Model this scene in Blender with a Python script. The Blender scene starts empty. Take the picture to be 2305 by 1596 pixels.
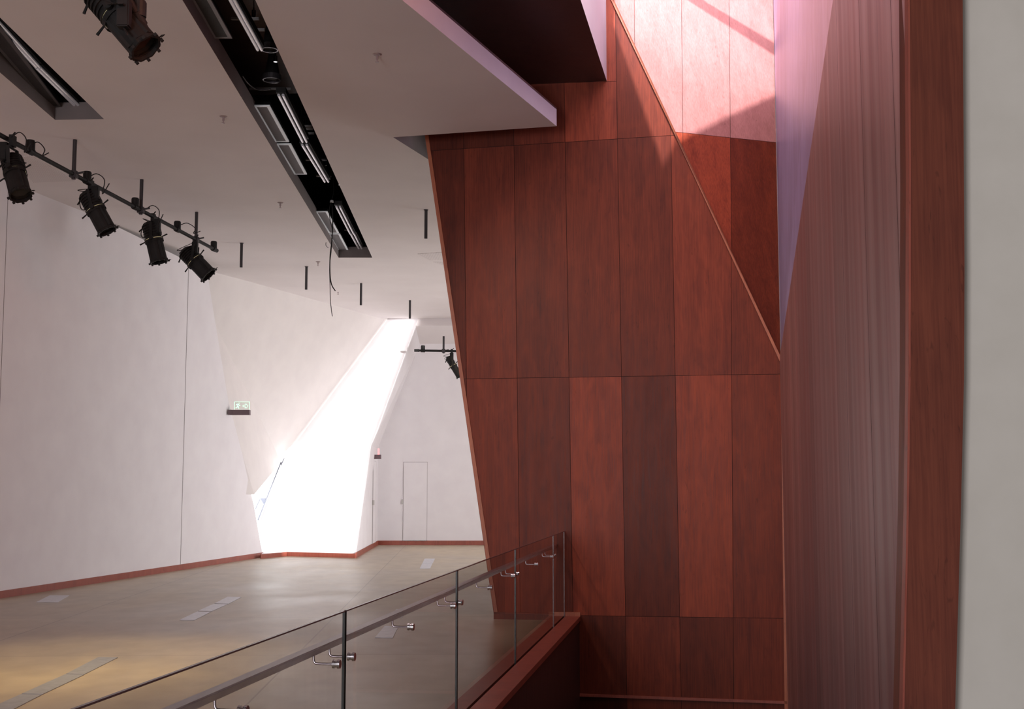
import bpy, bmesh, math, random
from mathutils import Vector as V, Matrix
from mathutils.geometry import tessellate_polygon
random.seed(7)
sc = bpy.context.scene
COL = sc.collection
W, H, F, HOR, EYE = 2305, 1596, 2750.0, 1080.0, 1.6
PITCH = math.atan((HOR - H/2)/F)
CP, SP = math.cos(PITCH), math.sin(PITCH)
EYEP = V((0, 0, EYE))

# ---------- site survey: sight lines from the camera station to known planes ----------
def ray(px, py):
    u = (px - W/2)/F; v = (H/2 - py)/F
    return V((u, CP - v*SP, SP + v*CP))
def PZ(px, py, z):
    d = ray(px, py); return EYEP + d*((z-EYE)/d.z)
def PY(px, py, y):
    d = ray(px, py); return EYEP + d*(y/d.y)
def plane(a, b, c):
    n = (b-a).cross(c-a).normalized()
    if n.dot(EYEP-a) < 0: n = -n
    return (a, n)
def PP(px, py, pl, off=0.0):
    a, n = pl; d = ray(px, py); a = a + n*off
    return EYEP + d*((a-EYEP).dot(n)/d.dot(n))

# ---------- materials ----------
def mat(name, col, rough=.6, metal=0.0, emit=None, estr=1.0, spec=.5):
    m = bpy.data.materials.new(name); m.use_nodes = True
    b = m.node_tree.nodes['Principled BSDF']
    b.inputs['Base Color'].default_value = (*col, 1)
    b.inputs['Roughness'].default_value = rough
    b.inputs['Metallic'].default_value = metal
    b.inputs['Specular IOR Level'].default_value = spec
    if emit:
        b.inputs['Emission Color'].default_value = (*emit, 1)
        b.inputs['Emission Strength'].default_value = estr
    return m
def noisy(name, c1, c2, scale=(3,3,3), rough=.6, det=4, bump=0.0, spec=.5, r2=None):
    m = mat(name, c1, rough, spec=spec); t = m.node_tree; N = t.nodes; L = t.links
    b = N['Principled BSDF']
    tc = N.new('ShaderNodeTexCoord'); mp = N.new('ShaderNodeMapping'); mp.inputs['Scale'].default_value = scale
    nz = N.new('ShaderNodeTexNoise'); nz.inputs['Scale'].default_value = 1; nz.inputs['Detail'].default_value = det
    cr = N.new('ShaderNodeValToRGB'); cr.color_ramp.elements[0].position = .3; cr.color_ramp.elements[1].position = .7
    cr.color_ramp.elements[0].color = (*c1, 1); cr.color_ramp.elements[1].color = (*c2, 1)
    L.new(tc.outputs['Object'], mp.inputs[0]); L.new(mp.outputs[0], nz.inputs['Vector'])
    L.new(nz.outputs[0], cr.inputs[0]); L.new(cr.outputs[0], b.inputs['Base Color'])
    if r2 is not None:
        mr = N.new('ShaderNodeMapRange'); mr.inputs['To Min'].default_value = rough; mr.inputs['To Max'].default_value = r2
        L.new(nz.outputs[0], mr.inputs[0]); L.new(mr.outputs[0], b.inputs['Roughness'])
    if bump:
        bp = N.new('ShaderNodeBump'); bp.inputs['Strength'].default_value = bump; bp.inputs['Distance'].default_value = .01
        L.new(nz.outputs[0], bp.inputs['Height']); L.new(bp.outputs[0], b.inputs['Normal'])
    return m
def wood(name, dark, light, rough=.35, use_tone=True, spec=.5, fx=9.0, fz=.55):
    """cherry veneer, vertical grain; each panel carries its own tone and offset"""
    m = mat(name, light, rough, spec=spec); t = m.node_tree; N = t.nodes; L = t.links
    b = N['Principled BSDF']
    tc = N.new('ShaderNodeTexCoord')
    vec = tc.outputs['Object']
    if use_tone:
        at = N.new('ShaderNodeAttribute'); at.attribute_name = 'tone'
        sx = N.new('ShaderNodeSeparateColor'); L.new(at.outputs['Color'], sx.inputs[0])
        mul = N.new('ShaderNodeMath'); mul.operation = 'MULTIPLY'; mul.inputs[1].default_value = 40
        L.new(sx.outputs[1], mul.inputs[0])
        cb = N.new('ShaderNodeCombineXYZ'); 
        for k in range(3): L.new(mul.outputs[0], cb.inputs[k])
        ad = N.new('ShaderNodeVectorMath'); ad.operation = 'ADD'
        L.new(vec, ad.inputs[0]); L.new(cb.outputs[0], ad.inputs[1]); vec = ad.outputs[0]
    def nz(scale, det, dist=0):
        mp = N.new('ShaderNodeMapping'); mp.inputs['Scale'].default_value = scale
        L.new(vec, mp.inputs[0])
        n = N.new('ShaderNodeTexNoise'); n.inputs['Scale'].default_value = 1; n.inputs['Detail'].default_value = det
        n.inputs['Distortion'].default_value = dist
        L.new(mp.outputs[0], n.inputs['Vector']); return n
    fine = nz((fx*11, fx*11, fz*5), 4, .4); broad = nz((fx*.6, fx*.6, fz*.6), 3, 1.0); blot = nz((9, 9, 3.0), 5, .8)
    m1 = N.new('ShaderNodeMath'); m1.operation = 'MULTIPLY_ADD'; m1.inputs[1].default_value = .42
    m2 = N.new('ShaderNodeMath'); m2.operation = 'MULTIPLY_ADD'; m2.inputs[1].default_value = .30
    m3 = N.new('ShaderNodeMath'); m3.operation = 'MULTIPLY'; m3.inputs[1].default_value = .3
    L.new(blot.outputs[0], m3.inputs[0]); L.new(broad.outputs[0], m2.inputs[0]); L.new(m3.outputs[0], m2.inputs[2])
    L.new(fine.outputs[0], m1.inputs[0]); L.new(m2.outputs[0], m1.inputs[2])
    cr = N.new('ShaderNodeValToRGB'); e = cr.color_ramp.elements
    e[0].position = .34; e[0].color = (*dark, 1); e[1].position = .70; e[1].color = (*light, 1)
    L.new(m1.outputs[0], cr.inputs[0]); out = cr.outputs[0]
    # small dark flecks of figure
    fl = nz((26, 26, 5), 2, 2.0)
    fr = N.new('ShaderNodeMapRange'); fr.inputs['From Min'].default_value = .66; fr.inputs['From Max'].default_value = .74
    fr.inputs['To Min'].default_value = 1; fr.inputs['To Max'].default_value = .72; fr.clamp = True
    L.new(fl.outputs[0], fr.inputs[0])
    sc1 = N.new('ShaderNodeVectorMath'); sc1.operation = 'SCALE'; L.new(out, sc1.inputs[0]); L.new(fr.outputs[0], sc1.inputs[3]); out = sc1.outputs[0]
    if use_tone:
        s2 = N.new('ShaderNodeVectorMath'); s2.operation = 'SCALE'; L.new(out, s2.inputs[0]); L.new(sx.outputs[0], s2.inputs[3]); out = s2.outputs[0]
    L.new(out, b.inputs['Base Color'])
    rr = N.new('ShaderNodeMapRange'); rr.inputs['To Min'].default_value = rough*.8; rr.inputs['To Max'].default_value = rough*1.3
    L.new(fine.outputs[0], rr.inputs[0]); L.new(rr.outputs[0], b.inputs['Roughness'])
    return m
def glass_mat(name, tint, refl=1.0):
    m = bpy.data.materials.new(name); m.use_nodes = True; t = m.node_tree; N = t.nodes; L = t.links
    N.clear()
    o = N.new('ShaderNodeOutputMaterial'); tr = N.new('ShaderNodeBsdfTransparent'); gl = N.new('ShaderNodeBsdfGlossy')
    mx = N.new('ShaderNodeMixShader'); fr = N.new('ShaderNodeFresnel'); fr.inputs[0].default_value = 1.35
    tr.inputs[0].default_value = (*tint, 1); gl.inputs['Roughness'].default_value = .02
    gl.inputs['Color'].default_value = (refl, refl, refl, 1)
    L.new(fr.outputs[0], mx.inputs[0]); L.new(tr.outputs[0], mx.inputs[1]); L.new(gl.outputs[0], mx.inputs[2]); L.new(mx.outputs[0], o.inputs[0])
    return m

M = {}
M['plaster'] = noisy('painted_plaster', (.74,.71,.725), (.78,.755,.765), (2.5,2.5,2.5), .75, 3)
M['plaster_warm'] = noisy('warm_plaster', (.68,.64,.62), (.72,.68,.655), (2.5,2.5,2.5), .75, 3)
M['ceiling'] = noisy('ceiling_paint', (.72,.675,.67), (.77,.725,.72), (.9,.9,.9), .8, 4)
M['plaster_right'] = noisy('grey_plaster', (.58,.56,.49), (.62,.60,.53), (5,5,5), .8, 4)
M['cherry'] = wood('cherry_veneer', (.11,.021,.012), (.28,.055,.024), .42, spec=.18)
M['cherry_sunlit'] = wood('cherry_veneer_sunlit', (.30,.125,.11), (.50,.23,.205), .42, spec=.3)  # same cherry, with the daylight on the upper fold put into the colour
M['cherry_gloss'] = wood('cherry_veneer_gloss', (.18,.068,.064), (.40,.17,.155), .42, spec=.8, fx=7, fz=.06)
_b = M['cherry_gloss'].node_tree.nodes['Principled BSDF']; _b.inputs['Coat Weight'].default_value = 1; _b.inputs['Coat Roughness'].default_value = .46; _b.inputs['Coat IOR'].default_value = 2.4
_t = M['cherry_gloss'].node_tree; _tc = _t.nodes.new('ShaderNodeTexCoord'); _mp = _t.nodes.new('ShaderNodeMapping'); _mp.inputs['Scale'].default_value = (5.5,5.5,.025)
_n = _t.nodes.new('ShaderNodeTexNoise'); _n.inputs['Scale'].default_value = 1; _n.inputs['Detail'].default_value = 6
_r = _t.nodes.new('ShaderNodeMapRange'); _r.inputs['From Min'].default_value = .35; _r.inputs['From Max'].default_value = .65; _r.inputs['To Min'].default_value = .25
_t.links.new(_tc.outputs['Object'], _mp.inputs[0]); _t.links.new(_mp.outputs[0], _n.inputs['Vector']); _t.links.new(_n.outputs[0], _r.inputs[0]); _t.links.new(_r.outputs[0], _b.inputs['Coat Weight'])
M['cherry_fold_sky'] = wood('cherry_veneer_fold_sky', (.25,.23,.40), (.50,.49,.78), .3, spec=.7, fx=5, fz=.1)  # lavender base imitates sky reflected in the glossy cherry
M['cherry_trim'] = wood('cherry_trim', (.26,.065,.03), (.50,.16,.07), .4, use_tone=False)
M['cherry_base'] = wood('cherry_baseboard', (.20,.045,.03), (.36,.09,.055), .4, use_tone=False)
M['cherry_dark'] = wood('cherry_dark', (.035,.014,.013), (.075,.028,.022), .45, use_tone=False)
M['post'] = wood('cherry_post', (.10,.024,.015), (.20,.052,.027), .45, use_tone=False, spec=.3)
M['seam'] = mat('seam_shadow', (.02,.009,.008), .9)
M['joint'] = mat('plaster_joint', (.33,.29,.29), .9)
M['black'] = mat('black_void', (.006,.006,.006), .95, spec=.1)
M['blackmetal'] = noisy('black_painted_metal', (.009,.0085,.0085), (.016,.015,.0145), (9,9,9), .6, 3, spec=.25)
M['darkmetal'] = mat('dark_grey_metal', (.035,.03,.033), .5, .2)
M['steel'] = noisy('brushed_steel', (.55,.54,.56), (.68,.67,.69), (60,60,60), .28, 2); M['steel'].node_tree.nodes['Principled BSDF'].inputs['Metallic'].default_value = 1
M['rail'] = noisy('satin_steel_rail', (.46,.43,.46), (.54,.51,.54), (40,4,40), .34, 2); M['rail'].node_tree.nodes['Principled BSDF'].inputs['Metallic'].default_value = 1
M['chrome'] = mat('chrome', (.85,.85,.88), .12, 1)
M['brass'] = mat('brass_band_shine', (.8,.7,.4), .3, .8, emit=(1,.85,.5), estr=.25)  # weak emission imitates the shine of the brass ring
M['tube'] = mat('tube_aluminium', (.75,.73,.76), .3, .7, emit=(.8,.75,.8), estr=.06)
M['grille'] = mat('grille_white_metal_glow', (.75,.77,.80), .5, emit=(.8,.85,.9), estr=.10)  # slight emission brightens the grille frames, which are no lamps
M['grille_slat'] = mat('grille_slat_metal', (.30,.29,.31), .5)
M['grille_dark'] = mat('grille_dark_metal', (.06,.05,.05), .5)
M['slotside'] = noisy('slot_side_paint', (.17,.145,.14), (.2,.17,.165), (3,3,3), .8)
M['glass'] = glass_mat('railing_glass', (.80,.79,.77), .8)
M['glassedge'] = mat('glass_edge', (.012,.018,.016), .2)
M['glasstop'] = mat('glass_top_edge', (.16,.09,.09), .25)
M['plate'] = noisy('floor_cover_steel', (.50,.51,.55), (.62,.63,.67), (14,14,14), .35, 3)
M['plate'].node_tree.nodes['Principled BSDF'].inputs['Metallic'].default_value = .35
M['spr'] = mat('sprinkler_metal', (.35,.28,.28), .4, .3)
M['sky'] = mat('window_daylight', (1,1,1), .5, emit=(.97,.99,1.0), estr=1.6)
M['mullion'] = mat('window_mullion', (.25,.27,.34), .5)
M['signglass'] = glass_mat('sign_glass', (.93,.97,.94), .5)
M['green'] = mat('sign_green_glow', (.5,1,.7), .5, emit=(.55,1,.74), estr=1.15)
M['red'] = mat('sign_red_glow', (1,.3,.3), .5, emit=(1,.28,.30), estr=1.3)
M['signbox'] = mat('sign_box', (.14,.09,.10), .45)
M['lens'] = mat('lens_glass', (.018,.016,.013), .12, .0)
M['handle'] = mat('door_handle_plate', (.42,.40,.38), .4, .5)
M['perf'] = mat('perforated_panel', (.50,.47,.46), .8)
M['white'] = mat('white_plastic', (.8,.8,.8), .4)

# floor: polished concrete slabs with tooled joints
def floor_mat():
    m = mat('polished_concrete', (.4,.33,.24), .3, spec=.6); t = m.node_tree; N = t.nodes; L = t.links
    b = N['Principled BSDF']; tc = N.new('ShaderNodeTexCoord')
    def nz(sc_, det, dist=0):
        mp = N.new('ShaderNodeMapping'); mp.inputs['Scale'].default_value = sc_; L.new(tc.outputs['Object'], mp.inputs[0])
        n = N.new('ShaderNodeTexNoise'); n.inputs['Scale'].default_value = 1; n.inputs['Detail'].default_value = det; n.inputs['Distortion'].default_value = dist
        L.new(mp.outputs[0], n.inputs['Vector']); return n
    a = nz((.9, .5, 1), 5, .2); c = nz((3.5, 2.2, 1), 5, .1)
    cr = N.new('ShaderNodeValToRGB'); e = cr.color_ramp.elements
    e[0].position = .34; e[0].color = (.31,.25,.165, 1); e[1].position = .68; e[1].color = (.52,.44,.315, 1)
    mm = N.new('ShaderNodeMath'); mm.operation = 'MULTIPLY_ADD'; mm.inputs[1].default_value = .6
    m0 = N.new('ShaderNodeMath'); m0.operation = 'MULTIPLY'; m0.inputs[1].default_value = .4
    L.new(c.outputs[0], m0.inputs[0]); L.new(a.outputs[0], mm.inputs[0]); L.new(m0.outputs[0], mm.inputs[2]); L.new(mm.outputs[0], cr.inputs[0])
    mp = N.new('ShaderNodeMapping'); mp.inputs['Rotation'].default_value = (0,0,-math.radians(1.9)); mp.inputs['Location'].default_value = (1.6,.9,0)
    br = N.new('ShaderNodeTexBrick'); br.offset = 0; br.inputs['Scale'].default_value = 1
    br.inputs['Brick Width'].default_value = 3.1; br.inputs['Row Height'].default_value = 3.1; br.inputs['Mortar Size'].default_value = .009
    br.inputs['Mortar Smooth'].default_value = .2
    br.inputs['Color1'].default_value = (1,1,1,1); br.inputs['Color2'].default_value = (.94,.94,.95,1); br.inputs['Mortar'].default_value = (.62,.58,.55,1)
    L.new(tc.outputs['Object'], mp.inputs[0]); L.new(mp.outputs[0], br.inputs[0])
    mx = N.new('ShaderNodeMix'); mx.data_type = 'RGBA'; mx.blend_type = 'MULTIPLY'; mx.inputs[0].default_value = 1
    L.new(cr.outputs[0], mx.inputs[6]); L.new(br.outputs[0], mx.inputs[7]); L.new(mx.outputs[2], b.inputs['Base Color'])
    mr = N.new('ShaderNodeMapRange'); mr.inputs['From Min'].default_value=.3; mr.inputs['From Max'].default_value=.7
    mr.inputs['To Min'].default_value = .30; mr.inputs['To Max'].default_value = .42
    L.new(a.outputs[0], mr.inputs[0]); L.new(mr.outputs[0], b.inputs['Roughness'])
    bp = N.new('ShaderNodeBump'); bp.inputs['Strength'].default_value = .03; bp.inputs['Distance'].default_value = .01
    L.new(c.outputs[0], bp.inputs['Height']); L.new(bp.outputs[0], b.inputs['Normal'])
    return m
M['floor'] = floor_mat()

# ---------- object helpers ----------
def link(name, bm, m, parent=None, mats=None, smooth=False):
    me = bpy.data.meshes.new(name)
    off = parent['_o'] if parent is not None and '_o' in parent.keys() else None
    if off is not None: bmesh.ops.translate(bm, verts=bm.verts, vec=-V(off))
    if smooth:
        for f in bm.faces: f.smooth = True
    bm.to_mesh(me); bm.free()
    o = bpy.data.objects.new(name, me)
    for mm in (mats or [m]): me.materials.append(mm)
    COL.objects.link(o)
    if parent is not None: o.parent = parent
    return o
def thing(name, label, cat, loc, group=None):
    o = bpy.data.objects.new(name, None); COL.objects.link(o); o.location = loc; o.empty_display_size = .05
    o['label'] = label; o['category'] = cat; o['_o'] = list(loc)
    if group: o['group'] = group
    return o
def sub(name, bm, m, partobj, root, smooth=False, mats=None):
    """sub-part: placed in the same frame as its part"""
    bmesh.ops.translate(bm, verts=bm.verts, vec=-V(root['_o']))
    me = bpy.data.meshes.new(name)
    if smooth:
        for f in bm.faces: f.smooth = True
    bm.to_mesh(me); bm.free(); o = bpy.data.objects.new(name, me)
    for mm in (mats or [m]): me.materials.append(mm)
    COL.objects.link(o); o.parent = partobj; return o
def struct(name, bm, m, mats=None, parent=None):
    o = link(name, bm, m, parent, mats)
    if parent is None: o['kind'] = 'structure'
    return o
def face(bm, pts, mi=0):
    vs = [bm.verts.new(p) for p in pts]; f = bm.faces.new(vs); f.material_index = mi; return f
def prism(bm, pts, vec, mi=0):
    """closed prism: polygon pts extruded by vec"""
    n = len(pts); a = [bm.verts.new(p) for p in pts]; b = [bm.verts.new(p+vec) for p in pts]
    fs = [bm.faces.new(a), bm.faces.new(b[::-1])]
    for i in range(n):
        j = (i+1) % n; fs.append(bm.faces.new((a[j], a[i], b[i], b[j])))
    for f in fs: f.material_index = mi
    return fs
def fixn(bm): bmesh.ops.recalc_face_normals(bm, faces=bm.faces)
def box(bm, c, ex, ey, ez, mi=0):
    """box centred at c with half-edge vectors"""
    pts = [c-ex-ey-ez, c+ex-ey-ez, c+ex+ey-ez, c-ex+ey-ez]
    return prism(bm, pts, ez*2, mi)
def cyl(bm, a, b, r1, r2=None, n=16, mi=0, cap=True):
    r2 = r1 if r2 is None else r2
    ax = (b-a).normalized(); t = V((0,0,1)) if abs(ax.z) < .9 else V((1,0,0))
    u = ax.cross(t).normalized(); w = ax.cross(u)
    A = [bm.verts.new(a+(u*math.cos(2*math.pi*k/n)+w*math.sin(2*math.pi*k/n))*r1) for k in range(n)]
    B = [bm.verts.new(b+(u*math.cos(2*math.pi*k/n)+w*math.sin(2*math.pi*k/n))*r2) for k in range(n)]
    for k in range(n):
        f = bm.faces.new((A[k], A[(k+1)%n], B[(k+1)%n], B[k])); f.material_index = mi
    if cap:
        bm.faces.new(A[::-1]).material_index = mi; bm.faces.new(B).material_index = mi
def tube(bm, pts, r, n=8, mi=0):
    """smooth tube through points"""
    P = []
    m = len(pts)
    for i in range(m-1):
        p0 = pts[max(i-1,0)]; p1 = pts[i]; p2 = pts[i+1]; p3 = pts[min(i+2,m-1)]
        for k in range(6):
            t = k/6
            P.append(.5*((2*p1)+(p2-p0)*t+(2*p0-5*p1+4*p2-p3)*t*t+(3*p1-p0-3*p2+p3)*t**3))
    P.append(pts[-1]); rings = []
    u = None
    for i, p in enumerate(P):
        d = (P[min(i+1,len(P)-1)]-P[max(i-1,0)]).normalized()
        if u is None:
            t = V((0,0,1)) if abs(d.z) < .9 else V((1,0,0)); u = d.cross(t).normalized()
        u = (u - d*u.dot(d)).normalized(); w = d.cross(u)
        rings.append([bm.verts.new(p+(u*math.cos(2*math.pi*k/n)+w*math.sin(2*math.pi*k/n))*r) for k in range(n)])
    for A, B in zip(rings, rings[1:]):
        for k in range(n): bm.faces.new((A[k], A[(k+1)%n], B[(k+1)%n], B[k])).material_index = mi
    bm.faces.new(rings[0][::-1]); bm.faces.new(rings[-1])
def clip(poly, cell):
    """clip 2-D polygon by a convex cell"""
    area = sum(cell[i][0]*cell[(i+1)%len(cell)][1]-cell[(i+1)%len(cell)][0]*cell[i][1] for i in range(len(cell)))
    if area < 0: cell = cell[::-1]
    out = poly
    for i in range(len(cell)):
        a, b = cell[i], cell[(i+1)%len(cell)]; inp = out; out = []
        side = lambda p: (b[0]-a[0])*(p[1]-a[1])-(b[1]-a[1])*(p[0]-a[0])
        for j in range(len(inp)):
            p, q = inp[j], inp[(j+1)%len(inp)]; sp_, sq = side(p), side(q)
            if sp_ >= 0: out.append(p)
            if (sp_ >= 0) != (sq >= 0):
                t = sp_/(sp_-sq); out.append((p[0]+(q[0]-p[0])*t, p[1]+(q[1]-p[1])*t))
        if not out: return []
    return out
def lx(line, y):   # x on a line at y
    (x0,y0),(x1,y1) = line; return x0+(x1-x0)*(y-y0)/(y1-y0)
def inter(v, h):
    (x0,y0),(x1,y1) = v; (a0,b0),(a1,b1) = h
    d1 = (x1-x0, y1-y0); d2 = (a1-a0, b1-b0)
    t = ((a0-x0)*d2[1]-(b0-y0)*d2[0])/(d1[0]*d2[1]-d1[1]*d2[0])
    return (x0+d1[0]*t, y0+d1[1]*t)
def set_tone(me_obj, tones):
    at = me_obj.data.attributes.new('tone', 'FLOAT_COLOR', 'CORNER')
    for p in me_obj.data.polygons:
        t = tones[p.index]
        for li in p.loop_indices: at.data[li].color = (t[0], t[1], 0, 1)
def panelled(name, pl, outline, cells, m, back, gap=.9, thick=.012, extra=()):
    """cells: (vleft, vright, htop, hbottom, tone). Panels stand proud of a dark backing in ONE wall mesh"""
    bm = bmesh.new(); tones = []
    for (va, vb, ha, hb, tone, *mi_) in cells:
        q = [inter(va, ha), inter(vb, ha), inter(vb, hb), inter(va, hb)]
        q = [(q[0][0]+gap/2,q[0][1]+gap/2),(q[1][0]-gap/2,q[1][1]+gap/2),(q[2][0]-gap/2,q[2][1]-gap/2),(q[3][0]+gap/2,q[3][1]-gap/2)]
        poly = clip(outline, q)
        if len(poly) < 3: continue
        pid = random.random()
        P = [PP(x, y, pl) for x, y in poly]
        f = face(bm, P, mi_[0] if mi_ else 0); tones.append((tone, pid))
    n0 = len(tones)
    nf = bm.faces[:] if False else None
    f = face(bm, [PP(x, y, pl, -thick) for x, y in outline], 1); tones.append((.1, 0))
    o = link(name, bm, None, None, [m, back, *extra]); set_tone(o, tones); o['kind'] = 'structure'
    return o

# ---------- key levels, directions ----------
ZC = 5.62
def vpdir(px):
    d = ray(px, HOR); d.z = 0; return d.normalized()
r = vpdir(1590); nrm = V((r.y, -r.x, 0))           # stair direction and its right-hand normal
def SL(s, l, z): return r*s + nrm*l + V((0,0,z))
rs = vpdir(1065); ns = V((rs.y, -rs.x, 0))         # ceiling-slot direction

# ================= WOOD WALL (far end of the stair well) =================
b0 = PZ(1115, 1393, 0)
d0 = b0.y
# right end nearer: depth ratio 1.04 across the wall
c1 = PY(1757, 1200, d0/1.042)
W1 = plane(b0, c1, b0+V((0,0,1)))
outline1 = [(811,-700),(1042,-700),(1757,803),(1772,1800),(1300,1800),(1300,1399),(1113,1393),(957,305)]
def flat_with_holes(bm, loops, z_extra=0):
    flat = [p for l in loops for p in l]
    vs = [bm.verts.new(p) for p in flat]
    for t in tessellate_polygon(loops):
        try: bm.faces.new([vs[i] for i in t])
        except ValueError: pass
VL = [((700,-700),(1100,1800)), ((1044,335),(1050,853)), ((1157,325),(1168,1150)), ((1272,320),(1290,1387)),
      ((1388,200),(1408,1387)), ((1510,305),(1530,1387)), ((1645,500),(1651,1480)), ((1790,0),(1790,1800))]
h_up = ((900,-700),(1500,-700)); hA = ((1200,188),(1388,183)); h1 = ((960,340),(1510,305)); h2 = ((1040,853),(1757,842))
h3 = ((1300,1385.5),(1757,1392)); h4 = ((1300,1562),(1740,1578)); h5 = ((1000,1800),(1900,1800))
cells = []
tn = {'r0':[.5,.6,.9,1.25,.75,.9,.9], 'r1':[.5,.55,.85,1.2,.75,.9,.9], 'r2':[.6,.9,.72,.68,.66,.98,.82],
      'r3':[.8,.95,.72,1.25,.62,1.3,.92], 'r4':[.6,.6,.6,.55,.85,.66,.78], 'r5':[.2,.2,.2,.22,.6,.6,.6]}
for c in range(7):
    a, b = VL[c], VL[c+1]
    if c <= 3: cells += [(a,b,h_up,hA,tn['r0'][c]), (a,b,hA,h1,tn['r1'][c])]
    else: cells += [(a,b,h_up,h1,tn['r1'][c])]
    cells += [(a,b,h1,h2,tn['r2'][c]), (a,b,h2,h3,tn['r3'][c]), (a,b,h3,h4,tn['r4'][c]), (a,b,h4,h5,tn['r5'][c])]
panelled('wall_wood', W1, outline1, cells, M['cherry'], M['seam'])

tcount = [0]
def trim(pts, m, thick=.02, pl=None):
    """trim strip given on a wall plane, standing proud of it"""
    tcount[0] += 1
    bm = bmesh.new(); prism(bm, [PP(x,y,pl) for x,y in pts], pl[1]*thick); fixn(bm)
    return struct('trim_%d' % tcount[0], bm, m)
trim([(1375-333,-700),(1757,803),(1758,820),(1770-12,820),(1387.5-333,-700)], M['cherry_trim'], .025, W1)
trim([(957,305),(965,305),(1121,1380),(1113,1380)], M['cherry_trim'], .02, W1)
trim([(1757,810),(1764,810),(1774,1700),(1767,1700)], M['cherry_trim'], .02, W1)
trim([(1299,1399),(1303,1399),(1303,1567),(1299,1567)], M['cherry_base'], .02, W1)
trim([(1299,1561),(1772,1578),(1772,1584),(1299,1567)], M['cherry_base'], .02, W1)
# low skirting on the wood wall
bm = bmesh.new(); prism(bm, [PP(x,y,W1) for x,y in [(1112,1377),(1255,1382),(1255,1400),(1112,1395)]], W1[1]*.02); fixn(bm)
struct('baseboard_wood', bm, M['post'])

# folded upper wood plane
seamA = PP(1530,298,W1)
dA = seamA.y
pB = PZ(1740, 320, seamA.z)
dd = (pB - seamA); dd.z = 0
A_ = PP(1757,803,W1); B_ = PP(1375,0,W1)
W2 = plane(A_, B_, A_+dd)
outline2 = [(1044,-700),(1757,803),(1740,0),(1727,-700)]
hs = ((1530,298),(1740,320)); hb = ((1300,900),(1900,900))
v2 = [((1000,-700),(1000,900)), ((1428,0),(1430,300)), ((1534,0),(1537,300)), ((1641,0),(1646,500)), ((1790,0),(1790,900))]
cells = []
for k in range(4):
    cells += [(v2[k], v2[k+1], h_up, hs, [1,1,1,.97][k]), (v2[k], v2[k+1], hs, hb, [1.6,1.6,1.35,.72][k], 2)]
panelled('wall_fold', (W2[0]-W2[1]*.02, W2[1]), outline2, cells, M['cherry_sunlit'], M['seam'], extra=(M['cherry'],))

# right stair wall (glossy, seen at grazing angle)
e0 = PP(1764, 1200, W1); e0.z = 0
RW = plane(e0, e0 - r, e0 + V((0,0,1)))
lR = e0.dot(nrm); sR = e0.dot(r)
ptB = PP(1875,0,RW); ptB2 = PP(1978,-700,RW)
ptA = PP(1758,803,W1)
sN = PP(2064,800,RW).dot(r)
s_seam0 = PP(2024,600,RW).dot(r)
bm = bmesh.new(); tones = []
ss = [sN]; x = s_seam0
while x < sR: ss.append(x); x += .53
ss.append(sR)
def ztop(s):
    sa, sb, sb2 = ptA.dot(r), ptB.dot(r), ptB2.dot(r)
    if s >= sb: return ptA.z + (ptB.z-ptA.z)*(s-sa)/(sb-sa)
    return ptB.z + (ptB2.z-ptB.z)*(s-sb)/(sb2-sb)
tl = [.95,1.0,.9,1.05,.95,.88,1.08,.93,1.04,.8,1.1,.9,1.0,.85,1.05,.9,1.0,.95,1.0,.9]
for k in range(len(ss)-1):
    g = .0
    a, b = ss[k]+(.004 if k in (1,3,5) else 0), ss[k+1]-(.004 if k in (0,2,4) else 0)
    face(bm, [SL(a,lR,-1.6), SL(b,lR,-1.6), SL(b,lR,ztop(b)), SL(a,lR,ztop(a))]); tones.append((tl[k%20], random.random()))
face(bm, [SL(ss[0],lR+.01,-1.6), SL(ss[-1],lR+.01,-1.6), SL(ss[-1],lR+.01,ztop(ss[-1])), SL(ss[0],lR+.01,ztop(ss[0]))], 1); tones.append((.1,0))
o = link('wall_right', bm, None, None, [M['cherry_gloss'], M['seam']]); set_tone(o, tones); o['kind'] = 'structure'
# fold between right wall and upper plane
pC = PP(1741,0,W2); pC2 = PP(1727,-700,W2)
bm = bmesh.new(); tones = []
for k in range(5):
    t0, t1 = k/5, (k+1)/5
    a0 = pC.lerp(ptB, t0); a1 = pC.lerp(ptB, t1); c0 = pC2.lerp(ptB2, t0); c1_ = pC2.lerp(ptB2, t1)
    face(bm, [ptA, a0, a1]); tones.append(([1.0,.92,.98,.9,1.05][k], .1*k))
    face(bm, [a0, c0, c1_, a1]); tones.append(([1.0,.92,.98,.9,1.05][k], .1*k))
o = link('wall_fold_right', bm, M['cherry_fold_sky']); set_tone(o, tones); o['kind'] = 'structure'
# post and plain wall at the right of the well
Ye = SL(sN,lR,0).y
postL = [(2047,-200),(2048,0),(2051,400),(2050,850),(2046,1150),(2036,1596),(2032,1800)]
postR = [(2150-6,1800),(2150,1596),(2163,1150),(2170,850),(2171,600),(2167,0),(2165,-200)]
bm = bmesh.new()
prism(bm, [PY(x,y,Ye-.03) for x,y in postL+postR], V((0,.14,0))); fixn(bm)
struct('trim_post', bm, M['post'])
bm = bmesh.new()
prism(bm, [PY(x-5,y,Ye-.034) for x,y in postL]+[PY(x,y,Ye-.034) for x,y in postL[::-1]], V((0,.04,0))); fixn(bm)
struct('trim_6', bm, M['cherry_base'])
bm = bmesh.new(); x0 = PY(2110,800,Ye+.07).x
face(bm, [V((x0,Ye+.07,-2)), V((6,Ye+.07,-2)), V((6,Ye+.07,9)), V((x0,Ye+.07,9))])
struct('wall_right_plain', bm, M['plaster_right'])

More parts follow.
